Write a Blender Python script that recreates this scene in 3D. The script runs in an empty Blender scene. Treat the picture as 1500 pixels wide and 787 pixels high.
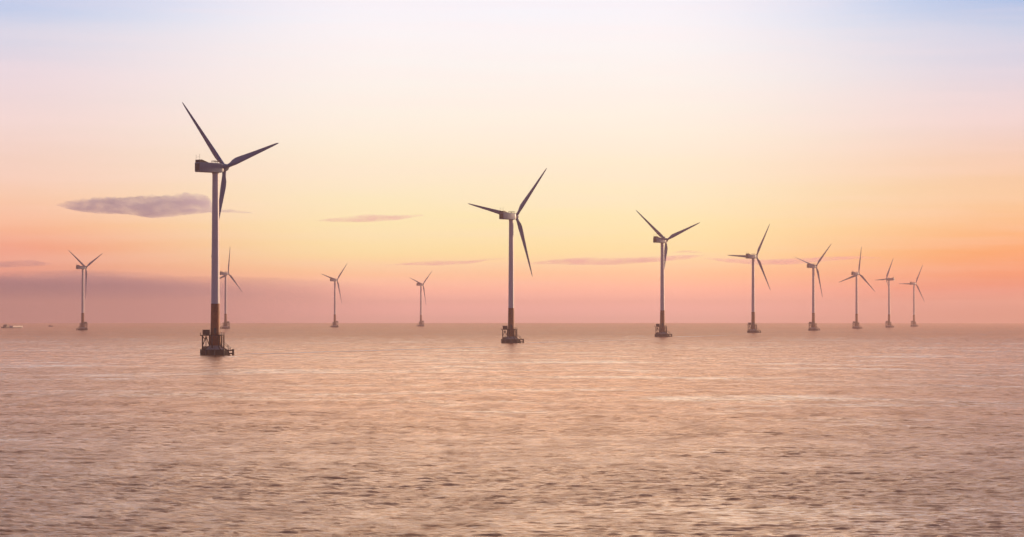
import bpy, bmesh, math, random
import numpy as np
from mathutils import Vector, Matrix, noise
random.seed(7)
R_ = math.radians
scn = bpy.context.scene
col = scn.collection

# ------------------------------------------------------------------ camera
F = 4000.0            # focal length in pixels of the 1500 px wide photograph
HC = 18.3             # eye height over the water
Y0 = 464.3            # row of the level line of sight
RE = 7.43e6           # effective earth radius (with refraction)
cam = bpy.data.cameras.new('camera')
cam.sensor_width = 36.0
cam.lens = 36.0 * F / 1500.0
cam.clip_start = 0.5
cam.clip_end = 120000.0
camo = bpy.data.objects.new('camera', cam)
col.objects.link(camo)
camo.location = (0, 0, HC)
camo.rotation_euler = (R_(90) + math.atan((Y0 - 393.5) / F), 0, 0)
scn.camera = camo

# ------------------------------------------------------------------ light
SUN_AZ, SUN_EL = 56.0, 5.0           # degrees right of the view, above the horizon
sun = bpy.data.lights.new('sun', 'SUN')
sun.energy = 3.0
sun.angle = R_(6)
sun.color = (1.0, 0.66, 0.40)
suno = bpy.data.objects.new('sun', sun)
col.objects.link(suno)
sd = Vector((math.sin(R_(SUN_AZ)) * math.cos(R_(SUN_EL)), math.cos(R_(SUN_AZ)) * math.cos(R_(SUN_EL)), math.sin(R_(SUN_EL))))
suno.rotation_euler = sd.to_track_quat('Z', 'Y').to_euler()
suno.location = (3000, 2000, 500)

scn.view_settings.view_transform = 'Standard'
scn.view_settings.look = 'None'
scn.view_settings.exposure = 0.35
scn.view_settings.gamma = 1.0
scn.view_settings.use_curve_mapping = False
scn.cycles.max_bounces = 8
scn.cycles.volume_bounces = 1
scn.cycles.sample_clamp_indirect = 4.0


def lin(c):
    return tuple((v / 12.92 if v <= 0.04045 else ((v + 0.055) / 1.055) ** 2.4) for v in (x / 255.0 for x in c))


class NT:
    """small helper round a node tree"""
    def __init__(self, tree):
        self.t = tree
        tree.nodes.clear()

    def n(self, kind, **kw):
        o = self.t.nodes.new(kind)
        for k, v in kw.items():
            setattr(o, k, v)
        return o

    def link(self, a, b):
        self.t.links.new(a, b)

    def put(self, sock, v):
        if isinstance(v, bpy.types.NodeSocket):
            self.link(v, sock)
        else:
            sock.default_value = v

    def math(self, op, a, b=0.0, clamp=False):
        o = self.n('ShaderNodeMath', operation=op, use_clamp=clamp)
        self.put(o.inputs[0], a)
        self.put(o.inputs[1], b)
        return o.outputs[0]

    def rng(self, v, a, b, c=0.0, d=1.0, smooth=True):
        o = self.n('ShaderNodeMapRange', interpolation_type='SMOOTHSTEP' if smooth else 'LINEAR')
        self.put(o.inputs['Value'], v)
        for k, x in (('From Min', a), ('From Max', b), ('To Min', c), ('To Max', d)):
            self.put(o.inputs[k], x)
        return o.outputs['Result']

    def mix(self, f, a, b, mode='MIX'):
        o = self.n('ShaderNodeMix', data_type='RGBA', blend_type=mode)
        self.put(o.inputs[0], f)
        self.put(o.inputs[6], a if isinstance(a, bpy.types.NodeSocket) else (*a[:3], 1))
        self.put(o.inputs[7], b if isinstance(b, bpy.types.NodeSocket) else (*b[:3], 1))
        return o.outputs[2]

    def ramp(self, f, stops, interp='LINEAR'):
        o = self.n('ShaderNodeValToRGB')
        o.color_ramp.interpolation = interp
        e = o.color_ramp.elements
        while len(e) < len(stops):
            e.new(0.5)
        for k, (p, c) in enumerate(stops):
            e[k].position = p
            e[k].color = (*c[:3], 1)
        self.put(o.inputs[0], f)
        return o.outputs[0]

    def noise(self, vec, scale, detail=3.0, rough=0.5, dist=0.0, dim='3D'):
        o = self.n('ShaderNodeTexNoise', noise_dimensions=dim)
        self.put(o.inputs['Vector'], vec)
        o.inputs['Scale'].default_value = scale
        o.inputs['Detail'].default_value = detail
        o.inputs['Roughness'].default_value = rough
        o.inputs['Distortion'].default_value = dist
        return o.outputs[0]

    def mapping(self, vec, scale=(1, 1, 1), rot=(0, 0, 0), loc=(0, 0, 0)):
        o = self.n('ShaderNodeMapping')
        self.put(o.inputs[0], vec)
        o.inputs['Location'].default_value = loc
        o.inputs['Rotation'].default_value = rot
        o.inputs['Scale'].default_value = scale
        return o.outputs[0]


# ------------------------------------------------------------------ sky
# colours of the dusk sky by row of the photograph, for three bearings
def row(y):
    return (Y0 - y) / F


SKY_L = [(476, (165, 106, 98)), (440, (186, 120, 114)), (410, (226, 142, 122)), (385, (240, 157, 128)), (365, (242, 152, 120)), (330, (245, 180, 140)), (290, (242, 198, 170)), (245, (235, 201, 184)), (190, (232, 207, 202)), (110, (220, 206, 215)), (50, (198, 203, 222)), (5, (167, 189, 225))]
SKY_C = [(476, (260, 197, 186)), (450, (295, 216, 207)), (425, (284, 204, 173)), (400, (264, 210, 155)), (370, (253, 230, 165)), (330, (248, 232, 175)), (290, (245, 231, 190)), (245, (244, 230, 201)), (190, (243, 233, 216)), (110, (240, 235, 230)), (50, (239, 235, 237)), (5, (234, 234, 242))]
SKY_R = [(476, (143, 69, 42)), (450, (145, 56, 26)), (425, (217, 89, 33)), (400, (236, 129, 53)), (370, (241, 152, 75)), (330, (239, 180, 122)), (290, (234, 191, 142)), (245, (231, 193, 165)), (190, (225, 200, 196)), (110, (209, 202, 215)), (50, (178, 194, 220)), (5, (151, 179, 219))]
# above the frame, in degrees
UP_L = [(9, (206, 200, 214)), (14, (206, 190, 188)), (25, (186, 168, 166)), (45, (124, 122, 144)), (90, (84, 92, 124))]
UP_C = [(9, (274, 254, 238)), (14, (300, 268, 236)), (25, (280, 244, 214)), (45, (150, 142, 156)), (90, (84, 92, 124))]
BACK = [(0, (84, 84, 104)), (4, (78, 84, 110)), (10, (72, 82, 116)), (25, (64, 78, 116)), (45, (62, 76, 114)), (90, (80, 92, 128))]


def stops(rows, up):
    s = [(math.sqrt(max(0.0, math.degrees(row(y))) / 90.0), lin(c)) for y, c in rows]
    s += [(math.sqrt(d / 90.0), lin(c)) for d, c in up]
    return s


world = bpy.data.worlds.new('World')
scn.world = world
world.use_nodes = True
w = NT(world.node_tree)
tc = w.n('ShaderNodeTexCoord')
sep = w.n('ShaderNodeSeparateXYZ')
nrm = w.n('ShaderNodeVectorMath', operation='NORMALIZE')
w.link(tc.outputs['Generated'], nrm.inputs[0])
w.link(nrm.outputs[0], sep.inputs[0])
el = w.math('MULTIPLY', w.math('ARCSINE', sep.outputs[2]), 180 / math.pi)
az = w.math('MULTIPLY', w.math('ARCTAN2', sep.outputs[0], sep.outputs[1]), 180 / math.pi)
fac = w.math('SQRT', w.math('DIVIDE', w.math('MAXIMUM', el, 0.0), 90.0))
cl = w.ramp(fac, stops(SKY_L, UP_L))
cc = w.ramp(fac, stops(SKY_C, UP_C))
cr = w.ramp(fac, stops(SKY_R, UP_L))
cb = w.ramp(fac, [(math.sqrt(d / 90.0), lin(c)) for d, c in BACK])
absaz = w.math('ABSOLUTE', az)
side = w.rng(az, -0.01, 0.01, 0, 1, False)
sidecol = w.mix(side, cl, cr)
front = w.mix(w.rng(absaz, 2.5, 11.3), cc, sidecol)
# slow unevenness of thin high veil
veil = w.noise(w.mapping(nrm.outputs[0], (5, 5, 90), (0, 0.012, 0)), 1.6, 5, 0.6)
front = w.mix(w.rng(veil, 0.36, 0.68, 0.0, 0.30), front, w.mix(0.5, front, (0.95, 0.72, 0.70)))
dusk = w.mix(w.rng(w.math('ABSOLUTE', w.math('SUBTRACT', az, 12.0)), 22.0, 120.0), front, cb)
nish = w.n('ShaderNodeTexSky', sky_type='NISHITA')
nish.sun_disc = False
nish.sun_elevation = R_(SUN_EL)
nish.sun_rotation = R_(SUN_AZ)
nish.altitude = 0
nish.dust_density = 2.0
bg1 = w.n('ShaderNodeBackground')
w.link(dusk, bg1.inputs['Color'])
bg1.inputs['Strength'].default_value = 1.0
bg2 = w.n('ShaderNodeBackground')
w.link(nish.outputs[0], bg2.inputs['Color'])
bg2.inputs['Strength'].default_value = 0.05
mixbg = w.n('ShaderNodeMixShader')
mixbg.inputs[0].default_value = 0.90        # dusk veil over the clear-air sky
w.link(bg2.outputs[0], mixbg.inputs[1])
w.link(bg1.outputs[0], mixbg.inputs[2])
wo = w.n('ShaderNodeOutputWorld')
w.link(mixbg.outputs[0], wo.inputs['Surface'])

# ------------------------------------------------------------------ helpers


def drop(d):
    return -d * d / (2 * RE)


def at(px, d, h=0.0):
    """ground point seen in photograph column px at distance d, h over the water"""
    x = (px - 750.0) / F * d
    return Vector((x, d, drop(math.hypot(x, d)) + h))


def make(name, bm, mat, parent=None, smooth=False, bevel=0.0):
    if bevel:
        bmesh.ops.bevel(bm, geom=bm.edges[:], offset=bevel, segments=2, affect='EDGES', clamp_overlap=True)
    bmesh.ops.recalc_face_normals(bm, faces=bm.faces[:])
    me = bpy.data.meshes.new(name)
    bm.to_mesh(me)
    bm.free()
    if smooth:
        me.shade_smooth()
        try:
            me.set_sharp_from_angle(angle=R_(40))
        except Exception:
            pass
    if mat:
        me.materials.append(mat)
    o = bpy.data.objects.new(name, me)
    col.objects.link(o)
    if parent:
        o.parent = parent
    return o


def tag(o, label=None, cat=None, group=None, kind=None):
    for k, v in (('label', label), ('category', cat), ('group', group), ('kind', kind)):
        if v:
            o[k] = v
    return o


def box(bm, x0, x1, y0, y1, z0, z1, m=None):
    vs = [bm.verts.new(v) for v in ((x0, y0, z0), (x1, y0, z0), (x1, y1, z0), (x0, y1, z0), (x0, y0, z1), (x1, y0, z1), (x1, y1, z1), (x0, y1, z1))]
    if m:
        for v in vs:
            v.co = m @ v.co
    for f in ((0, 3, 2, 1), (4, 5, 6, 7), (0, 1, 5, 4), (1, 2, 6, 5), (2, 3, 7, 6), (3, 0, 4, 7)):
        bm.faces.new([vs[i] for i in f])


def tube(bm, a, b, r, n=8, r2=None):
    a, b = Vector(a), Vector(b)
    q = (b - a).to_track_quat('Z', 'Y').to_matrix()
    r2 = r if r2 is None else r2
    A = [bm.verts.new(a + q @ Vector((r * math.cos(t), r * math.sin(t), 0))) for t in (2 * math.pi * k / n for k in range(n))]
    B = [bm.verts.new(b + q @ Vector((r2 * math.cos(t), r2 * math.sin(t), 0))) for t in (2 * math.pi * k / n for k in range(n))]
    for k in range(n):
        bm.faces.new((A[k], A[(k + 1) % n], B[(k + 1) % n], B[k]))
    bm.faces.new(A[::-1])
    bm.faces.new(B)


def lathe(bm, prof, n=40, axis='z', cap=True):
    rings = []
    for r, z in prof:
        ring = []
        for k in range(n):
            t = 2 * math.pi * k / n
            p = (r * math.cos(t), r * math.sin(t), z) if axis == 'z' else (z, r * math.cos(t), r * math.sin(t))
            ring.append(bm.verts.new(p))
        rings.append(ring)
    for a, b in zip(rings, rings[1:]):
        for k in range(n):
            bm.faces.new((a[k], a[(k + 1) % n], b[(k + 1) % n], b[k]))
    if cap:
        bm.faces.new(rings[0][::-1])
        bm.faces.new(rings[-1])


# ------------------------------------------------------------------ materials
def paint(name, base, rough=0.45, var=0.12, scale=0.35, streak=None, streak_amt=0.0, metallic=0.0, bump=0.0, spec=0.4):
    """weathered coating: soft mottling, vertical runs of rust or grime"""
    m = bpy.data.materials.new(name)
    m.use_nodes = True
    t = NT(m.node_tree)
    tc = t.n('ShaderNodeTexCoord')
    p = t.n('ShaderNodeBsdfPrincipled')
    o = t.n('ShaderNodeOutputMaterial')
    t.link(p.outputs[0], o.inputs[0])
    n1 = t.noise(tc.outputs['Object'], scale, 5, 0.6)
    dark = tuple(c * (1 - var) for c in base)
    lite = tuple(min(1, c * (1 + var)) for c in base)
    c = t.mix(t.rng(n1, 0.3, 0.7), dark, lite)
    if streak:
        n2 = t.noise(t.mapping(tc.outputs['Object'], (1.6, 1.6, 0.09)), 1.0, 5, 0.65)
        c = t.mix(t.rng(n2, 0.5, 0.72, 0, streak_amt), c, streak)
    t.link(c, p.inputs['Base Color'])
    p.inputs['Roughness'].default_value = rough
    p.inputs['Metallic'].default_value = metallic
    p.inputs['Specular IOR Level'].default_value = spec
    if bump:
        b = t.n('ShaderNodeBump')
        b.inputs['Strength'].default_value = bump
        b.inputs['Distance'].default_value = 0.05
        t.link(t.noise(tc.outputs['Object'], 3.0, 5, 0.6), b.inputs['Height'])
        t.link(b.outputs[0], p.inputs['Normal'])
    return m


M_TOWER = paint('tower_paint', (0.60, 0.59, 0.63), 0.4, 0.06, 0.12, (0.30, 0.22, 0.19), 0.25)
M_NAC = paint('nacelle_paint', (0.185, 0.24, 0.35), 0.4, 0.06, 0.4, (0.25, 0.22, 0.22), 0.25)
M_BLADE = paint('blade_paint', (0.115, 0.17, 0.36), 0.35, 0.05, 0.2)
M_DARKM = paint('dark_steel', (0.045, 0.042, 0.045), 0.5, 0.2, 1.0)
M_YEL = paint('rusty_coating', (0.27, 0.072, 0.013), 0.55, 0.30, 0.35, (0.07, 0.022, 0.011), 0.75, bump=0.3)
M_RUST = paint('rusty_steel', (0.045, 0.016, 0.010), 0.7, 0.35, 0.8, (0.03, 0.015, 0.012), 0.6, bump=0.3)
M_CONC = paint('concrete', (0.34, 0.27, 0.24), 0.8, 0.18, 0.6, (0.16, 0.10, 0.07), 0.6, bump=0.4)
M_CAP = paint('wet_algae_concrete', (0.018, 0.011, 0.009), 0.85, 0.3, 0.5, (0.010, 0.015, 0.007), 0.7, bump=0.5, spec=0.2)
M_CABIN = paint('cabin_coating', (0.055, 0.021, 0.018), 0.55, 0.25, 0.6, (0.03, 0.018, 0.016), 0.5)
M_HULL = paint('hull_paint', (0.035, 0.022, 0.020), 0.5, 0.25, 0.3, (0.10, 0.04, 0.02), 0.4)
M_HATCH = paint('pale_hatch_paint', (0.80, 0.74, 0.68), 0.5, 0.1, 0.3, (0.35, 0.22, 0.15), 0.3)
M_WIN = paint('dark_window_glass', (0.02, 0.022, 0.025), 0.1, 0.1, 1.0, spec=0.6)


def water_material():
    m = bpy.data.materials.new('muddy_sea')
    m.use_nodes = True
    t = NT(m.node_tree)
    g = t.n('ShaderNodeNewGeometry')
    pos = t.mapping(g.outputs['Position'], (1, 1, 0))
    df = t.n('ShaderNodeBsdfDiffuse')
    gl = t.n('ShaderNodeBsdfGlossy')
    fr = t.n('ShaderNodeFresnel')
    mx = t.n('ShaderNodeMixShader')
    o = t.n('ShaderNodeOutputMaterial')
    # silt carried in long drifts
    silt = t.noise(t.mapping(pos, (0.004, 0.010, 0), (0, 0, 0.12)), 1.0, 4, 0.6)
    t.link(t.mix(t.rng(silt, 0.35, 0.65), (0.60, 0.240, 0.105), (0.68, 0.300, 0.145)), df.inputs['Color'])
    # ripples riding on the modelled waves
    rip = t.noise(t.mapping(pos, (1.8, 3.0, 0), (0, 0, 0.10)), 1.0, 5, 0.68, 0.3)
    chop = t.noise(t.mapping(pos, (0.22, 0.36, 0), (0, 0, -0.15)), 1.0, 3, 0.6, 0.4)
    # wind lanes: belts of ruffled and of smoother water
    lane = t.noise(t.mapping(pos, (0.011, 0.014, 0), (0, 0, -0.3)), 1.0, 8, 0.70, 0.6)
    slick = t.rng(lane, 0.47, 0.68)
    ruf = t.rng(slick, 0.0, 1.0, 0.90, 0.30)
    h = t.math('MULTIPLY', ruf, t.math('ADD', t.math('MULTIPLY', rip, 0.11), t.math('MULTIPLY', chop, 0.07)))
    b = t.n('ShaderNodeBump')
    b.inputs['Strength'].default_value = 1.0
    b.inputs['Distance'].default_value = 1.0
    t.link(h, b.inputs['Height'])
    for n in (df, gl, fr):
        t.link(b.outputs[0], n.inputs['Normal'])
    # warm sky reflection tinted into the glossy colour, paler on slicks
    spy = t.n('ShaderNodeSeparateXYZ')
    t.link(g.outputs['Position'], spy.inputs[0])
    clear = t.rng(spy.outputs[1], 220.0, 620.0, 0.75, 0.0)        # paler reflected sky painted into the near water
    t.link(t.mix(t.math('MAXIMUM', slick, clear), (1.0, 0.725, 0.56), (1.0, 0.865, 0.745)), gl.inputs['Color'])
    gl.inputs['Roughness'].default_value = 0.11
    fr.inputs['IOR'].default_value = 1.333
    # reflection share boosted near, dimmed far and in patches, standing in for unresolved wavelets
    sp = t.n('ShaderNodeSeparateXYZ')
    t.link(g.outputs['Position'], sp.inputs[0])
    mirror_var = t.noise(t.mapping(pos, (0.11, 0.032, 0)), 1.0, 4, 0.72)
    mirror_var2 = t.noise(t.mapping(pos, (0.42, 0.16, 0)), 1.0, 4, 0.7)
    ragged = t.math('MULTIPLY', t.rng(mirror_var, 0.34, 0.66, 0.78, 1.24), t.rng(mirror_var2, 0.34, 0.66, 0.80, 1.22))
    ragged = t.math('MAXIMUM', ragged, t.math('MULTIPLY', slick, 1.15))
    t.link(t.math('MULTIPLY', fr.outputs[0], t.math('MULTIPLY', ragged, t.rng(sp.outputs[1], 350.0, 3200.0, 1.24, 0.46)), True), mx.inputs[0])
    t.link(df.outputs[0], mx.inputs[1])
    t.link(gl.outputs[0], mx.inputs[2])
    t.link(mx.outputs[0], o.inputs[0])
    return m


M_WATER = water_material()

# ------------------------------------------------------------------ sea
def ground(px, py):
    d = 2000.0
    for _ in range(40):
        d = F * (HC - drop(d)) / (py - Y0)
    return at(px, d)


# tidal wakes trailing from three of the foundations: start, end, width at both ends
WAKES = [(ground(*a), ground(*b), w0, w1) for a, b, w0, w1 in
         (((345, 519.6), (735, 508.2), 15, 22), ((769, 502.2), (935, 498.3), 18, 26), ((986, 493.9), (1066, 491.7), 20, 28))]


def wake_mask(x, y):
    m = np.zeros_like(x)
    for a, b, w0, w1 in WAKES:
        dx, dy = b.x - a.x, b.y - a.y
        ln = math.hypot(dx, dy)
        u = ((x - a.x) * dx + (y - a.y) * dy) / ln / ln
        v = np.abs((x - a.x) * dy - (y - a.y) * dx) / ln
        w_ = (w0 + (w1 - w0) * u) * 0.6
        m = np.maximum(m, np.clip(1.4 - v / np.maximum(w_, 1), 0, 1) * np.clip((u + 0.01) * 40, 0, 1) * np.clip((1.05 - u) * 3, 0, 1))
    return m


def wave_field(x, y, r):
    """short crested wind sea: many sine trains, calmer and rougher belts, sharpened crests"""
    rs = np.random.RandomState(5)
    h = np.zeros_like(x)
    far = np.clip((np.sqrt(x * x + y * y) - 700) / 2500, 0, 1)
    for k in range(84):
        lam = 0.6 * (3.4 / 0.6) ** rs.rand() if k < 60 else 3.4 * (16.0 / 3.4) ** rs.rand()
        th = rs.normal(0.0, 0.40 if k < 60 else 0.75) + 0.15
        kx, ky = math.sin(th) * 2 * math.pi / lam, math.cos(th) * 2 * math.pi / lam
        wv = np.sin(kx * x + ky * y + rs.rand() * 6.283).astype(np.float32)
        if k < 60:
            h += WAVE * lam ** 0.5 * wv
        else:
            h += WAVE * lam ** 0.5 * (0.55 + 0.9 * far) * wv
    g = np.zeros_like(x)
    for k in range(14):
        lx, ly = 120 * 6 ** rs.rand(), 30 * 7 ** rs.rand()
        g += np.sin(x * 6.283 / lx * (1 if rs.rand() < .5 else -1) + y * 6.283 / ly + rs.rand() * 6.283)
    g = 1.0 / (1.0 + np.exp(-g / 1.2))
    h = h + 0.55 * np.maximum(h, 0) ** 2
    h *= 1 - 0.85 * wake_mask(x, y)
    return h * (0.68 + 0.45 * g) * (0.95 + 0.7 * far)      # livelier away from the lee of the bridge


WAVE = 0.0072


def build_sea():
    fine = 15.0
    az = np.concatenate([np.linspace(-180, -fine, 110, endpoint=False), np.linspace(-fine, fine, 1150, endpoint=False), np.linspace(fine, 180, 110, endpoint=False)])
    radii = []
    r = 3.0
    while r < 21000:
        radii.append(r)
        if r < 150:
            r *= 1.08
        elif r < 1000:
            r += max(0.22, 0.001 * r)
        elif r < 2400:
            r += 0.0014 * r
        elif r < 10000:
            r += 0.0024 * r
        else:
            r *= 1.03
    radii.append(21000.0)
    rr = np.array(radii)
    A, Rr = np.meshgrid(np.radians(az), rr)
    x, y = (Rr * np.sin(A)).ravel(), (Rr * np.cos(A)).ravel()
    r = Rr.ravel()
    z = -r * r / (2 * RE)
    def sst(v, a, b):
        f = np.clip((v - a) / (b - a), 0, 1)
        return f * f * (3 - 2 * f)
    wgt = sst(r, 155, 190) * (1 - sst(r, 8000, 9900)) * (1 - sst(np.abs(np.degrees(A.ravel())), fine - 1.5, fine - 0.1))
    sel = np.nonzero(wgt > 0)[0]
    z[sel] += wgt[sel] * wave_field(x[sel], y[sel], r[sel])
    nr, na = len(rr), len(az)
    co = np.empty((nr * na + 1, 3), np.float32)
    co[:-1, 0], co[:-1, 1], co[:-1, 2] = x, y, z
    co[-1] = 0
    i = np.arange(nr - 1)[:, None] * na
    j = np.arange(na)[None, :]
    j2 = (j + 1) % na
    quads = np.stack([i + j, i + na + j, i + na + j2, i + j2], -1).reshape(-1, 4)
    quads = quads[:, ::-1]
    tri = np.stack([np.full(na, nr * na), (np.arange(na) + 1) % na, np.arange(na)], -1)
    loops = np.concatenate([quads.ravel(), tri.ravel()]).astype(np.int32)
    tot = np.concatenate([np.full(len(quads), 4), np.full(len(tri), 3)]).astype(np.int32)
    start = np.concatenate([[0], np.cumsum(tot)[:-1]]).astype(np.int32)
    me = bpy.data.meshes.new('sea')
    me.vertices.add(len(co))
    me.vertices.foreach_set('co', co.ravel())
    me.loops.add(len(loops))
    me.loops.foreach_set('vertex_index', loops)
    me.polygons.add(len(tot))
    me.polygons.foreach_set('loop_start', start)
    me.polygons.foreach_set('loop_total', tot)
    me.update(calc_edges=True)
    me.shade_smooth()
    me.materials.append(M_WATER)
    if me.polygons[0].normal.z < 0:
        me.flip_normals()
    o = bpy.data.objects.new('sea', me)
    col.objects.link(o)
    return tag(o, kind='structure')


build_sea()

# haze: one box of even air round everything
def build_haze():
    m = bpy.data.materials.new('haze')
    m.use_nodes = True
    t = NT(m.node_tree)
    v = t.n('ShaderNodeVolumePrincipled')
    v.inputs['Color'].default_value = (0.94, 0.655, 0.64, 1)
    v.inputs['Density'].default_value = 8.4e-5
    v.inputs['Anisotropy'].default_value = 0.6
    o = t.n('ShaderNodeOutputMaterial')
    t.link(v.outputs[0], o.inputs['Volume'])
    bm = bmesh.new()
    box(bm, -21500, 21500, -21500, 21500, drop(21000) - 1.0, 141.0)
    return tag(make('haze', bm, m), kind='stuff')


build_haze()

# ------------------------------------------------------------------ wind turbine
HUB_H, RB = 90.0, 45.3
TILT = R_(4)


def airfoil(n=9):
    """closed unit profile, chord 0..1, thickness scaled to 1"""
    up, lo = [], []
    for k in range(n + 1):
        x = 0.5 - 0.5 * math.cos(math.pi * k / n)
        yt = 5 * (0.2969 * math.sqrt(x) - 0.126 * x - 0.3516 * x * x + 0.2843 * x ** 3 - 0.1036 * x ** 4)
        cam_ = 0.12 * x * (1 - x)
        up.append((x, yt * 0.5 / 0.5 + cam_))
        lo.append((x, -yt * 0.7 + cam_))
    return up + lo[-2:0:-1]


def blade_bm():
    # r, chord, relative thickness, twist
    st = [(1.3, 1.9, 1.0, 16), (2.6, 1.9, 1.0, 16), (4.2, 2.3, 0.75, 16), (6.5, 3.15, 0.46, 14), (9.0, 3.55, 0.34, 12), (12, 3.35, 0.28, 10),
          (16, 2.95, 0.24, 8), (21, 2.5, 0.21, 6), (27, 2.0, 0.19, 4), (33, 1.6, 0.18, 2.5), (38.5, 1.2, 0.17, 1.2), (42.5, 0.85, 0.16, 0.5),
          (44.5, 0.5, 0.15, 0), (RB, 0.16, 0.15, 0)]
    af = airfoil()
    n = len(af)
    bm = bmesh.new()
    rings = []
    for r, c, th, tw in st:
        ring = []
        rnd = max(0.0, min(1.0, (5.5 - r) / 3.0))       # circular root blending into the aerofoil
        for k, (x, y) in enumerate(af):
            ang = math.atan2(y, x - 0.5)
            px, py = (x - 0.30) * c, y * c * th * 1.0
            t = 2 * math.pi * k / n
            cx_, cy_ = -math.cos(t) * 0.95, math.sin(t) * 0.95
            px, py = px * (1 - rnd) + cx_ * rnd, py * (1 - rnd) + cy_ * rnd
            a = R_(tw)
            # local axes: X = rotor axis (downwind negative), Y = in the rotor plane, Z = along the blade
            yy = px * math.cos(a) - py * math.sin(a)
            xx = px * math.sin(a) + py * math.cos(a)
            ring.append(bm.verts.new((xx - 0.9 * (r / RB) ** 2, yy, r)))
        rings.append(ring)
    for a, b in zip(rings, rings[1:]):
        for k in range(n):
            bm.faces.new((a[k], a[(k + 1) % n], b[(k + 1) % n], b[k]))
    bm.faces.new(rings[0][::-1])
    bm.faces.new(rings[-1])
    return bm


def rail_ring(bm, pts, h, posts=True, r=0.045, closed=True):
    n = len(pts)
    for k in range(n if closed else n - 1):
        a, b = Vector(pts[k]), Vector(pts[(k + 1) % n])
        for f in (1.0, 0.55):
            tube(bm, a + Vector((0, 0, h * f)), b + Vector((0, 0, h * f)), r, 5)
    for p in pts:
        p = Vector(p)
        tube(bm, p, p + Vector((0, 0, h)), r * 1.1, 5)


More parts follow.
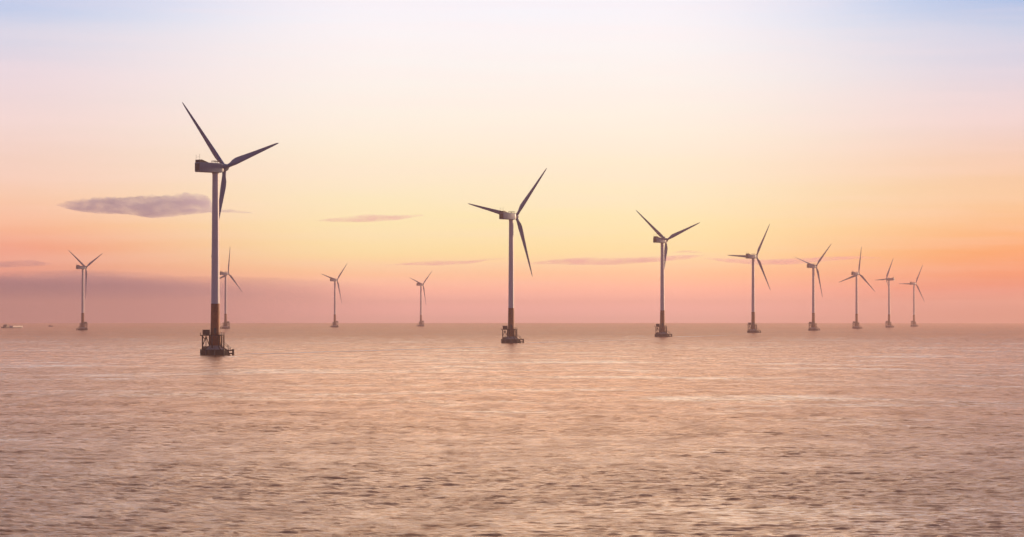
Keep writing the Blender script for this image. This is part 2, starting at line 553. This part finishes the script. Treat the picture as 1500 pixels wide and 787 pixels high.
def make_turbine():
    root = bpy.data.objects.new('wind_turbine', None)
    col.objects.link(root)
    root.empty_display_size = 5
    # ---- pile cap standing in the water
    bm = bmesh.new()
    lathe(bm, [(6.7, -1.6), (6.75, 0.2), (6.6, 2.3), (6.5, 2.62), (6.3, 2.72)], 48)
    make('pile_cap', bm, M_CAP, root, True)
    # tide-worn lower lip
    bm = bmesh.new()
    lathe(bm, [(6.95, -0.6), (7.1, 0.1), (7.0, 0.55), (6.80, 0.62)], 48)
    make('waterline_band', bm, M_CAP, root, True)
    for k in range(10):
        t = 2 * math.pi * (k + 0.5) / 10
        if abs(math.cos(t)) > 0.93 and math.cos(t) > 0:
            continue
        bm = bmesh.new()
        x, y = 7.25 * math.cos(t), 7.25 * math.sin(t)
        tube(bm, (x, y, -0.8), (x, y, 2.9), 0.26, 10)
        make('fender', bm, M_DARKM, root, True)
    # conical concrete plinth
    bm = bmesh.new()
    lathe(bm, [(4.95, 2.70), (4.9, 2.95), (3.4, 4.45), (2.75, 4.75)], 40)
    make('plinth', bm, M_CONC, root, True)
    # transition piece
    bm = bmesh.new()
    lathe(bm, [(3.1, 4.7), (3.1, 5.0), (3.0, 5.02), (3.0, 9.3), (2.40, 9.5), (2.40, 10.0), (2.32, 10.4), (2.12, 24.4), (2.2, 24.42), (2.2, 24.75), (2.06, 24.78)], 40)
    tp = make('transition_piece', bm, M_YEL, root, True)
    bm = bmesh.new()
    box(bm, -0.55, 0.55, -2.47, -2.10, 10.35, 13.1)
    make('door', bm, M_DARKM, tp, False, 0.06)
    # cable pipes running down beside the foundation
    for a in (-62, -28, 28, 118):
        bm = bmesh.new()
        x, y = 3.4 * math.cos(R_(a)), 3.4 * math.sin(R_(a))
        tube(bm, (x, y, 4.2), (x, y, 9.6), 0.20, 8)
        tube(bm, (x, y, 4.2), (x * 1.82, y * 1.82, 2.6), 0.20, 8)
        make('cable_pipe', bm, M_RUST, root, True)
    # tower
    bm = bmesh.new()
    prof = [(2.02, 24.75)]
    for z in (44.0, 65.5):
        rr = 2.02 + (1.55 - 2.02) * (z - 24.75) / (87.2 - 24.75)
        prof += [(rr, z - 0.14), (rr + 0.05, z - 0.12), (rr + 0.05, z + 0.12), (rr, z + 0.14)]
    prof += [(1.55, 86.95), (1.75, 87.0), (1.75, 87.3)]
    lathe(bm, prof, 48)
    make('tower', bm, M_TOWER, root, True)
    # walkway ring with railing
    bm = bmesh.new()
    n = 28
    lathe(bm, [(2.5, 9.45), (4.45, 9.45), (4.45, 9.9), (2.43, 9.9)], n, cap=False)
    pf = make('platform', bm, M_RUST, root)
    bm = bmesh.new()
    rail_ring(bm, [(4.35 * math.cos(2 * math.pi * k / 16), 4.35 * math.sin(2 * math.pi * k / 16), 9.83) for k in range(16)], 1.1)
    make('railing', bm, M_RUST, pf)
    for a in (-40, 12, 52, 100, 250):
        bm = bmesh.new()
        x, y = 4.15 * math.cos(R_(a)), 4.15 * math.sin(R_(a))
        tube(bm, (x, y, 3.6), (x, y, 9.5), 0.33, 8)
        make('platform_post', bm, M_RUST, root, True)
    # braced steel frame on the seaward side carrying the equipment cabin
    x0, x1, y0, y1 = -6.1, -2.75, -1.9, 1.9
    bm = bmesh.new()
    for x in (x0, x1):
        for y in (y0, y1):
            tube(bm, (x, y, 2.6), (x, y, 9.3), 0.26, 8)
    xm = (x0 + x1) / 2
    for y in (y0, y1):
        tube(bm, (x0, y, 4.3), (xm, y, 9.2), 0.14, 6)
        tube(bm, (xm, y, 9.2), (x1, y, 4.3), 0.14, 6)
        tube(bm, (x0, y, 9.2), (xm, y, 6.9), 0.10, 6)
        tube(bm, (xm, y, 4.2), (xm, y, 9.2), 0.10, 6)
    for x in (x0, x1):
        tube(bm, (x, y0, 4.3), (x, y1, 9.2), 0.14, 6)
        tube(bm, (x, y1, 4.3), (x, y0, 9.2), 0.14, 6)
    for y in (y0, y1):
        tube(bm, (x0, y, 4.25), (x1, y, 4.25), 0.16, 6)
    make('support_frame', bm, M_RUST, root)
    bm = bmesh.new()
    box(bm, x0 + 0.1, x1 - 0.05, y0 + 0.1, y1 - 0.1, 2.70, 4.0)
    make('equipment_locker', bm, M_CABIN, root, False, 0.08)
    bm = bmesh.new()
    box(bm, -7.25, -2.55, -2.35, 2.35, 9.32, 9.72)
    dk = make('deck', bm, M_RUST, root)
    bm = bmesh.new()
    rail_ring(bm, [(-7.15, -2.25, 9.72), (-7.15, 0, 9.72), (-7.15, 2.25, 9.72)], 1.1, closed=False)
    make('railing', bm, M_RUST, dk)
    bm = bmesh.new()
    box(bm, -6.0, -2.65, -1.85, 1.85, 9.80, 12.1)
    cb_ = make('equipment_cabin', bm, M_CABIN, root, False, 0.06)
    bm = bmesh.new()
    box(bm, -6.15, -2.5, -2.0, 2.0, 12.1, 12.25)
    make('roof', bm, M_DARKM, cb_)
    bm = bmesh.new()
    box(bm, -4.7, -3.8, -1.91, -1.86, 9.9, 11.8)
    make('door', bm, M_DARKM, cb_)
    # stair from cap to walkway
    bm = bmesh.new()
    for y in (-0.55, 0.55):
        tube(bm, (7.3, y, 2.75), (4.3, y, 5.3), 0.11, 6)
        tube(bm, (7.3, y, 3.75), (4.3, y, 6.3), 0.06, 6)
        for f in (0.0, 0.5, 1.0):
            tube(bm, (7.3 - 3 * f, y, 2.75 + 2.55 * f), (7.3 - 3 * f, y, 3.75 + 2.55 * f), 0.06, 6)
    for k in range(9):
        f = (k + 0.5) / 9
        box(bm, 7.15 - 3 * f, 7.45 - 3 * f, -0.55, 0.55, 2.75 + 2.55 * f, 2.81 + 2.55 * f)
    make('stair', bm, M_RUST, root)
    # boat landing: two fender piles and rungs
    bm = bmesh.new()
    for y in (-1.1, 1.1):
        tube(bm, (8.55, y, -1.0), (8.55, y, 2.95), 0.50, 10)
        tube(bm, (6.6, y, 2.35), (8.55, y, 2.35), 0.30, 8)
        tube(bm, (6.6, y, 0.85), (8.55, y, 0.85), 0.30, 8)
    bl = make('boat_landing', bm, M_RUST, root, True)
    bm = bmesh.new()
    for k in range(8):
        z = -0.3 + 0.4 * k
        tube(bm, (8.45, -0.95, z), (8.45, 0.95, z), 0.05, 6)
    make('ladder', bm, M_RUST, bl)
    bm = bmesh.new()
    tube(bm, (6.3, -2.6, 2.6), (6.3, -2.6, 4.4), 0.12, 8)
    tube(bm, (6.3, -2.6, 4.4), (6.3, -2.6, 4.75), 0.22, 8)
    make('navigation_light', bm, M_DARKM, root)

    # ---- nacelle (X forward to the rotor)
    L0, L1, W, ZB, ZT = -10.8, 3.4, 2.15, -2.35, 2.25
    bm = bmesh.new()
    secs = [(L0, 0.96, ZB + 0.25, ZT), (L0 + 0.25, 1.0, ZB + 0.05, ZT + 0.05), (-2.0, 1.0, ZB, ZT + 0.05), (1.6, 1.0, ZB, ZT), (2.7, 0.95, ZB + 0.15, ZT - 0.25), (L1, 0.82, ZB + 0.45, ZT - 0.65)]
    rings = []
    for x, f, zb, zt in secs:
        hw, rr = W * f, 0.32
        ring = []
        for cx_, cz_, a0 in ((hw - rr, zt - rr, 0), (-hw + rr, zt - rr, 90), (-hw + rr, zb + rr, 180), (hw - rr, zb + rr, 270)):
            for k in range(5):
                a = R_(a0 + 22.5 * k)
                ring.append(bm.verts.new((x, cx_ + rr * math.cos(a), cz_ + rr * math.sin(a))))
        rings.append(ring)
    n = len(rings[0])
    for a, b in zip(rings, rings[1:]):
        for k in range(n):
            bm.faces.new((a[k], a[(k + 1) % n], b[(k + 1) % n], b[k]))
    bm.faces.new(rings[0][::-1])
    bm.faces.new(rings[-1])
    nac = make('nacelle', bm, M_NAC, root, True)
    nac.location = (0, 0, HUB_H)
    bm = bmesh.new()
    lathe(bm, [(1.72, -2.75), (1.72, -2.3)], 32)
    make('yaw_bearing', bm, M_DARKM, nac, True)
    # rear air intake
    bm = bmesh.new()
    box(bm, L0 - 0.06, L0 - 0.01, -1.75, 1.75, ZB + 0.6, ZT - 0.45)
    for k in range(7):
        z = ZB + 0.75 + k * 0.42
        box(bm, L0 - 0.14, L0 - 0.06, -1.7, 1.7, z, z + 0.16)
    make('air_intake', bm, M_DARKM, nac)
    # roof cooler at the rear with sloping fairing
    bm = bmesh.new()
    pr = [(L0 + 0.05, ZT + 0.04), (L0 + 0.05, ZT + 1.30), (L0 + 1.5, ZT + 1.40), (L0 + 2.2, ZT + 1.15), (L0 + 5.6, ZT + 0.04)]
    A = [bm.verts.new((x, -1.75, z)) for x, z in pr]
    B = [bm.verts.new((x, 1.75, z)) for x, z in pr]
    bm.faces.new(A)
    bm.faces.new(B[::-1])
    for k in range(5):
        bm.faces.new((A[k], A[(k + 1) % 5], B[(k + 1) % 5], B[k]))
    make('roof_cooler', bm, M_DARKM, nac, False, 0.05)
    bm = bmesh.new()
    for y in (-1.4, 1.4):
        tube(bm, (L0 + 0.3, y, ZT + 1.2), (L0 + 0.3, y, ZT + 3.6), 0.055, 6)
    tube(bm, (L0 + 0.3, -1.4, ZT + 2.6), (L0 + 0.3, 1.4, ZT + 2.6), 0.05, 6)
    tube(bm, (L0 + 0.1, -1.4, ZT + 3.6), (L0 + 0.55, -1.4, ZT + 3.6), 0.09, 6)
    for k in range(3):
        a = 2.1 * k
        tube(bm, (L0 + 0.3, 1.4, ZT + 3.6), (L0 + 0.3 + 0.3 * math.cos(a), 1.4 + 0.3 * math.sin(a), ZT + 3.6), 0.06, 6)
    make('wind_mast', bm, M_DARKM, nac)
    # railed hatch deck on the roof
    bm = bmesh.new()
    box(bm, -1.4, 2.4, -1.7, 1.7, ZT + 0.62, ZT + 0.78)
    for x in (-1.2, 2.2):
        for y in (-1.5, 1.5):
            tube(bm, (x, y, ZT - 0.05), (x, y, ZT + 0.64), 0.08, 6)
    hd = make('hatch_deck', bm, M_DARKM, nac)
    bm = bmesh.new()
    rail_ring(bm, [(-1.35, -1.65, ZT + 0.78), (0.5, -1.65, ZT + 0.78), (2.35, -1.65, ZT + 0.78), (2.35, 1.65, ZT + 0.78), (0.5, 1.65, ZT + 0.78), (-1.35, 1.65, ZT + 0.78)], 0.55, r=0.035)
    make('railing', bm, M_DARKM, hd)
    # ---- hub and blades (placed per turbine)
    bm = bmesh.new()
    lathe(bm, [(1.45, -1.9), (1.75, -1.6), (1.85, -0.6), (1.82, 0.5), (1.6, 1.2), (1.15, 1.75), (0.55, 2.05), (0.05, 2.12)], 32, axis='x')
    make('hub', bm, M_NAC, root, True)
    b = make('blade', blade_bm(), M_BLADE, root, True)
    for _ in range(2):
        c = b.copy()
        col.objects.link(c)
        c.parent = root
    return root


def copy_tree(o, parent=None):
    c = o.copy()
    col.objects.link(c)
    c.parent = parent
    for ch in [k for k in o.children]:
        copy_tree(ch, c)
    return c


HUB_X = 5.5


def pose(root, px, d, t, phase, base_turn, pitch=(4, 4, 4)):
    """t: bearing of the rotor axis clockwise from the line of sight; phase: first blade, degrees from the
    horizontal right, as seen from the camera"""
    p = at(px, d)
    root.location = p
    root.rotation_euler = (0, 0, R_(base_turn))
    yaw = math.pi / 2 - R_(t) - math.atan2(p.x, p.y) - R_(base_turn)
    Y = Matrix.Rotation(yaw, 4, 'Z')
    T = Matrix.Translation((0, 0, HUB_H))
    axis = T @ Y @ Matrix.Rotation(-TILT, 4, 'Y')
    k = 0
    for ch in root.children:
        nm = ch.name.split('.')[0]
        if nm == 'nacelle':
            ch.matrix_local = T @ Y
        elif nm == 'hub':
            ch.matrix_local = axis @ Matrix.Translation((HUB_X, 0, 0.0))
        elif nm == 'blade':
            # rotor plane: local -Y points right as seen from behind the rotor
            a = R_(phase + 120 * k)
            ch.matrix_local = axis @ Matrix.Translation((HUB_X, 0, 0)) @ Matrix.Rotation(math.pi / 2 - a, 4, 'X') @ Matrix.Rotation(R_(pitch[k]), 4, 'Z')
            k += 1


# column of the tower, row of water line, row of hub, axis bearing, blade phase, turn of foundation, label
TURBINES = [
    (315.5, 520.5, 246.0, 53.5, 12.5, 4, (4, 4, 4), 'tallest and nearest wind turbine, dark blades and nacelle, in front of the big lavender cloud'),
    (748.8, 502.5, 317.0, 40, 47, 2, (4, 4, 4), 'pale grey middle wind turbine, second tallest, one blade hanging low right of its tower'),
    (970.3, 493.5, 352.0, 40, 20, 0, (4, 4, 4), 'third tallest wind turbine, two blades in a wide V, the third behind its tower'),
    (1103.3, 488.0, 376.3, 42, 57.0, -2, (4, 4, 4), 'fourth tallest wind turbine, one blade pointing level to the left across a thin cloud streak'),
    (1191.5, 484.2, 390.0, 45, 43.0, 0, (4, 84, 4), 'fifth wind turbine of the right hand row, nearest right of the level bladed one'),
    (1254.8, 481.7, 401.0, 40, 78.0, 0, (4, 4, 4), 'wind turbine third from right, one blade upright, two spread down like an inverted Y'),
    (1302.3, 479.5, 408.8, -61, 62.0, 3, (-26, -26, -26), 'small wind turbine second from right, seen nearly edge on, its nacelle pointing right'),
    (1338.8, 477.7, 414.7, 40, 60.0, 0, (4, 4, 4), 'smallest wind turbine of the right hand row, last and rightmost'),
    (121.3, 484.5, 392.6, 52, 25.5, 180, (4, 4, 4), 'leftmost wind turbine, dark brown against the mauve cloud bank'),
    (330.5, 482.5, 401.7, 50, 78.0, 178, (4, 4, 4), 'small distant wind turbine just right of the tallest tower, one blade straight up'),
    (490.5, 480.5, 411.3, 48, 44.0, 184, (4, 4, 4), 'small distant wind turbine midway between the tallest and the pale grey middle one'),
    (616.6, 478.8, 417.6, 50, 40.0, 176, (4, 4, 4), 'smallest distant wind turbine, next on the left of the pale grey middle one'),
]

proto = make_turbine()
roots = []
for i, (px, by, hy, t, ph, turn, pit, label) in enumerate(TURBINES):
    r = proto if i == 0 else copy_tree(proto)
    roots.append(r)
    tag(r, label, 'wind turbine', 'wind turbines standing in the sea')
for r, (px, by, hy, t, ph, turn, pit, label) in zip(roots, TURBINES):
    pose(r, px, F * HUB_H / (by - hy), t, ph, turn, pit)

# ------------------------------------------------------------------ wakes of the tide behind the foundations
def foam_material():
    m = bpy.data.materials.new('foam')
    m.use_nodes = True
    t = NT(m.node_tree)
    g = t.n('ShaderNodeNewGeometry')
    p = t.n('ShaderNodeBsdfGlossy')         # wet foam: countless bright facets
    p.inputs['Color'].default_value = (1.0, 0.93, 0.88, 1)
    p.inputs['Roughness'].default_value = 0.55
    tr = t.n('ShaderNodeBsdfTransparent')
    mx = t.n('ShaderNodeMixShader')
    o = t.n('ShaderNodeOutputMaterial')
    n1 = t.noise(t.mapping(g.outputs['Position'], (0.08, 0.03, 0)), 1.0, 6, 0.7)
    at_ = t.n('ShaderNodeAttribute', attribute_name='cover')
    t.link(t.math('MULTIPLY', t.rng(n1, 0.25, 0.50), at_.outputs['Fac']), mx.inputs[0])
    t.link(tr.outputs[0], mx.inputs[1])
    t.link(p.outputs[0], mx.inputs[2])
    t.link(mx.outputs[0], o.inputs[0])
    return m


M_FOAM = foam_material()


def wake(a, b, w0, w1):
    """a, b: ground points; a ragged foam trail between them"""
    bm = bmesh.new()
    lay = bm.verts.layers.float.new('cover')
    a, b = Vector(a[:2]), Vector(b[:2])
    n = 60
    dirv = (b - a).normalized()
    side_ = Vector((dirv.y, -dirv.x))
    prev = None
    for k in range(n + 1):
        f = k / n
        c = a.lerp(b, f) + side_ * 2.5 * (noise.noise(Vector((f * 6, a.x * 0.01, 0))))
        ww = (w0 + (w1 - w0) * f) * (0.8 + 0.5 * noise.noise(Vector((f * 22, 3.1, a.y * 0.01))))
        cur = []
        for s, cv in ((-1, 0), (-0.4, 1), (0.4, 1), (1, 0)):
            q = c + side_ * ww * 0.5 * s
            v = bm.verts.new((q.x, q.y, drop(q.length) + 0.12))
            v[lay] = cv * (1 - f) ** 0.4 * 1.0 * min(1, 0.3 + f * 12)
            cur.append(v)
        if prev:
            for j in range(3):
                bm.faces.new((prev[j], prev[j + 1], cur[j + 1], cur[j]))
        prev = cur
    o = make('foam_trail', bm, M_FOAM)
    if o.data.polygons[0].normal.z < 0:
        o.data.flip_normals()
    return o


for a, b, w0, w1 in WAKES:
    tag(wake(a, b, w0, w1), kind='stuff')

# ------------------------------------------------------------------ boats far off to the left
def hull_bm(L, B, h0, h1, bow_rise, draft=0.6):
    bm = bmesh.new()
    n = 16
    rings = []
    for k in range(n + 1):
        f = k / n
        x = -L / 2 + L * f
        wdt = B / 2 * (min(1, 0.82 + f * 2) if f < 0.1 else 1) * (1 if f < 0.78 else math.sqrt(max(0.0, 1 - ((f - 0.78) / 0.225) ** 2)))
        wdt = max(wdt, 0.05)
        top = h0 + (h1 - h0) * max(0, (0.2 - f) / 0.2) + bow_rise * max(0, (f - 0.75) / 0.25) ** 2
        ring = [bm.verts.new((x, -wdt, top)), bm.verts.new((x, -wdt * 0.92, 0.1)), bm.verts.new((x, -wdt * 0.5, -draft)),
                bm.verts.new((x, wdt * 0.5, -draft)), bm.verts.new((x, wdt * 0.92, 0.1)), bm.verts.new((x, wdt, top))]
        rings.append(ring)
    for a, b in zip(rings, rings[1:]):
        for k in range(5):
            bm.faces.new((a[k], a[k + 1], b[k + 1], b[k]))
        bm.faces.new((a[5], a[0], b[0], b[5]))
    bm.faces.new(rings[0])
    bm.faces.new(rings[-1][::-1])
    return bm


p = ground(18.4, 480.9)
s = math.hypot(p.x, p.y) / F          # metres per photograph pixel there
barge = bpy.data.objects.new('cargo_barge', None)
col.objects.link(barge)
barge.location = p
barge.rotation_euler = (0, 0, R_(62))
tag(barge, 'dark low cargo barge with pale hatch covers near the left edge of the sea', 'barge')
L = 44 * s
make('hull', hull_bm(L, 0.16 * L, 1.4 * s, 1.9 * s, 0.5 * s), M_HULL, barge)
bm = bmesh.new()
x0 = -L / 2
box(bm, x0 + 0.10 * L, x0 + 0.22 * L, -0.07 * L, 0.07 * L, 1.3 * s, 4.0 * s)
box(bm, x0 + 0.12 * L, x0 + 0.20 * L, -0.06 * L, 0.06 * L, 4.0 * s, 5.2 * s)
wh = make('wheelhouse', bm, M_HULL, barge)
bm = bmesh.new()
box(bm, x0 + 0.20 * L + 0.01, x0 + 0.20 * L + 0.08, -0.05 * L, 0.05 * L, 4.3 * s, 4.9 * s)
box(bm, x0 + 0.13 * L, x0 + 0.19 * L, -0.06 * L - 0.08, -0.06 * L - 0.01, 4.3 * s, 4.9 * s)
make('window', bm, M_WIN, wh)
bm = bmesh.new()
for k in range(5):
    xa = x0 + (0.43 + 0.105 * k) * L
    box(bm, xa, xa + 0.100 * L, -0.075 * L, 0.075 * L, 1.3 * s, 3.5 * s)
make('hatch_cover', bm, M_HATCH, barge, False, 0.12)
bm = bmesh.new()
tube(bm, (x0 + 0.16 * L, 0, 5.2 * s), (x0 + 0.16 * L, 0, 7.2 * s), 0.16, 6)
tube(bm, (x0 + 0.93 * L, 0, 1.6 * s), (x0 + 0.93 * L, 0, 4.2 * s), 0.14, 6)
make('mast', bm, M_HULL, barge)

p = ground(74.0, 478.6)
s = math.hypot(p.x, p.y) / F
skiff = bpy.data.objects.new('fishing_boat', None)
col.objects.link(skiff)
skiff.location = p
skiff.rotation_euler = (0, 0, R_(-8))
tag(skiff, 'tiny dark fishing boat alone on the hazy horizon between barge and leftmost turbine', 'boat')
L = 7.0 * s
make('hull', hull_bm(L, 0.3 * L, 1.0 * s, 1.2 * s, 0.8 * s), M_HULL, skiff)
bm = bmesh.new()
box(bm, -0.25 * L, 0.10 * L, -0.1 * L, 0.1 * L, 0.9 * s, 2.0 * s)
make('cabin', bm, M_CABIN, skiff, False, 0.1)

# ------------------------------------------------------------------ clouds beyond the haze
def cloud_material(name, color, density, ragged=0.0, forward=0.0):
    m = bpy.data.materials.new(name)
    m.use_nodes = True
    t = NT(m.node_tree)
    v = t.n('ShaderNodeVolumePrincipled')
    v.inputs['Color'].default_value = (*color, 1)
    v.inputs['Density'].default_value = density
    v.inputs['Anisotropy'].default_value = forward
    if ragged:
        tc = t.n('ShaderNodeTexCoord')
        nz = t.noise(t.mapping(tc.outputs['Object'], (0.006, 0.002, 0.016)), 1.0, 4, 0.6, 0.4)
        t.link(t.math('MULTIPLY', t.rng(nz, 0.5 - ragged, 0.5 + ragged, 0.15, 1.6), density), v.inputs['Density'])
    o = t.n('ShaderNodeOutputMaterial')
    t.link(v.outputs[0], o.inputs['Volume'])
    return m


def cloud(name, label, prof, d, depth, mat, lump=0.0, seed=0.0, n=120, group=None, kind=None, edge=1.0):
    """prof: (column, top row, bottom row) of the silhouette; a closed rounded body d metres off, depth thick"""
    k_ = d / F
    bm = bmesh.new()
    rings = []
    m = 24
    P = prof
    cx_ = (P[0][0] + P[-1][0]) / 2
    x_a, x_b = P[0][0], P[-1][0]
    for i in range(n + 1):
        px = x_a + (x_b - x_a) * (0.5 - 0.5 * math.cos(math.pi * i / n)) if n < 200 else x_a + (x_b - x_a) * i / n
        for a, b in zip(P, P[1:]):
            if a[0] <= px <= b[0] + 1e-6:
                f = (px - a[0]) / (b[0] - a[0])
                f = f * f * (3 - 2 * f) * 0.5 + f * 0.5
                top, bot = a[1] + (b[1] - a[1]) * f, a[2] + (b[2] - a[2]) * f
                break
        hgt = max(0.15, bot - top)
        ring = []
        dd = depth * (0.25 + 0.75 * min(1.0, hgt / max(b_[2] - b_[1] for b_ in P)))
        for j in range(m):
            a = 2 * math.pi * j / m
            ca, sa = math.cos(a), math.sin(a)
            y = math.copysign(abs(ca) ** edge, ca) * 0.5 * dd
            zpx = (top + bot) / 2 - sa * hgt / 2
            if lump:
                q = Vector((px * 0.16, seed + y * 0.0015, zpx * 0.10))
                nz = 1.1 - 2.2 * abs(noise.fractal(q, 0.9, 2.1, 5))
                zpx -= lump * nz * min(1, hgt / 12.0) * (1.0 if sa > 0 else 0.25)
            ring.append(bm.verts.new(((px - cx_) * k_, y, (P[0][1] - zpx) * k_)))
        rings.append(ring)
    for a, b in zip(rings, rings[1:]):
        for j in range(m):
            bm.faces.new((a[j], a[(j + 1) % m], b[(j + 1) % m], b[j]))
    bm.faces.new(rings[0][::-1])
    bm.faces.new(rings[-1])
    o = make(name, bm, mat, smooth=True)
    o.location = ((cx_ - 750) * k_, d, HC + (Y0 - P[0][1]) * k_)
    if kind:
        tag(o, kind=kind)
    else:
        tag(o, label, 'cloud', group)
    return o


MC1 = cloud_material('lavender_cloud', (0.78, 0.77, 1.0), 0.0020, 0.24, 0.25)
MC2 = cloud_material('thin_pink_cloud', (1.0, 0.58, 0.86), 0.00085, 0.22, 0.55)
MC4 = cloud_material('dim_mauve_cloud', (0.70, 0.52, 0.66), 0.0008, 0.22, 0.3)
MC3 = cloud_material('mauve_cloud_bank', (0.42, 0.37, 0.60), 0.0003)
t = NT.__new__(NT)
t.t = MC3.node_tree
v_ = [n for n in t.t.nodes if n.type == 'PRINCIPLED_VOLUME'][0]
tc_ = t.n('ShaderNodeTexCoord')
sp_ = t.n('ShaderNodeSeparateXYZ')
t.link(tc_.outputs['Generated'], sp_.inputs[0])
nz_ = t.noise(t.mapping(tc_.outputs['Generated'], (9, 2, 5)), 1.0, 3, 0.5)
fade = t.rng(t.math('ADD', sp_.outputs[0], t.math('MULTIPLY', t.math('SUBTRACT', nz_, 0.5), 0.12)), 0.45, 0.92, 1.0, 0.0)
low = t.rng(sp_.outputs[2], 0.20, 0.80, 0.30, 1.0)
crest = t.rng(t.math('ADD', sp_.outputs[2], t.math('MULTIPLY', t.math('SUBTRACT', nz_, 0.5), 0.45)), 0.70, 1.02, 1.0, 0.15)
t.link(t.math('MULTIPLY', t.math('MULTIPLY', fade, t.math('MULTIPLY', low, crest)), 0.00085), v_.inputs['Density'])
cloud('cloud', 'large flat based lavender cloud left of and behind the tallest turbine',
      [(82, 300.6, 301.4), (103, 296.5, 307.5), (123, 293.5, 311.5), (141, 292, 313), (150, 291, 313), (179, 291.5, 313.8), (196, 291, 315.5), (209, 289.8, 318), (218, 289, 319), (226, 287.6, 318.8), (237, 290.2, 318.2),
       (243, 288.6, 317.8), (248, 287.3, 317.3), (254, 290, 316.8), (260, 287.5, 316), (266, 285.8, 315.3), (273, 284.2, 314.6), (279, 285.2, 313.8), (283, 287.3, 313.2), (291, 284.6, 312.4), (297, 285.5, 311.8), (302, 288, 311.3), (306, 293, 311), (309, 304.5, 310.8),
       (322, 306.8, 311.2), (337, 307.6, 311.6), (355, 310, 312.2), (372, 311.8, 312.4)], 27000, 900, MC1, 2.6, 1.0, 420, edge=0.35)
G = 'thin cloud streaks low over the horizon'
cloud('cloud', 'short pink cloud streak between the tallest turbine and the pale grey middle one',
      [(462, 323, 324), (495, 319.5, 325), (540, 314.8, 325.5), (575, 316, 323), (620, 314.5, 316)], 28000, 900, MC2, 0.8, 4.0, 120, G)
cloud('cloud', 'faint thin cloud streak left of the middle turbine tower, just above the smallest distant turbine',
      [(565, 388.5, 389), (600, 385, 388.5), (640, 382.3, 389), (680, 382.5, 387), (725, 379, 380.5), (745, 378.5, 379)], 28500, 900, MC2, 0.6, 9.0, 120, G)
cloud('cloud', 'long pink cloud streak between the middle turbine and the third turbine in size',
      [(770, 386, 387), (810, 380.5, 387.5), (850, 378, 388.5), (900, 378.5, 388.5), (950, 377, 385), (1000, 374, 381), (1030, 374, 376)], 28000, 900, MC2, 0.8, 13.0, 140, G)
cloud('cloud', 'short cloud wisp above the right end of the longest streak',
      [(985, 369.5, 370), (1003, 367, 370), (1022, 368.5, 370.5), (1030, 370, 370.6)], 28200, 600, MC2, 0.5, 15.0, 60, G)
cloud('cloud', 'long thin cloud streak crossing behind the fourth and fifth tallest turbines',
      [(1030, 378, 379), (1075, 379, 385.5), (1120, 380.5, 388.5), (1165, 379, 387.5), (1210, 376.5, 383), (1260, 375.5, 379.5), (1290, 377.5, 378.5)], 28000, 900, MC2, 0.7, 17.0, 140, G)
cloud('cloud', 'small dim cloud streak at the left edge just above the mauve cloud bank',
      [(-40, 386, 391), (10, 383, 392), (45, 381.5, 390.5), (72, 385, 388.5)], 27500, 900, MC4, 0.6, 21.0, 60, G)
cloud('cloud_bank', 'broad low mauve cloud bank lying along the horizon on the left',
      [(-700, 440, 500), (-500, 405, 505), (-100, 400, 505), (40, 398.5, 505), (130, 396.5, 505), (220, 400, 505), (270, 405.5, 505), (330, 405, 505), (400, 407.5, 505), (470, 411, 505), (560, 416, 505), (640, 424, 505), (740, 440, 500)],
      31000, 5000, MC3, 2.0, 25.0, 300)
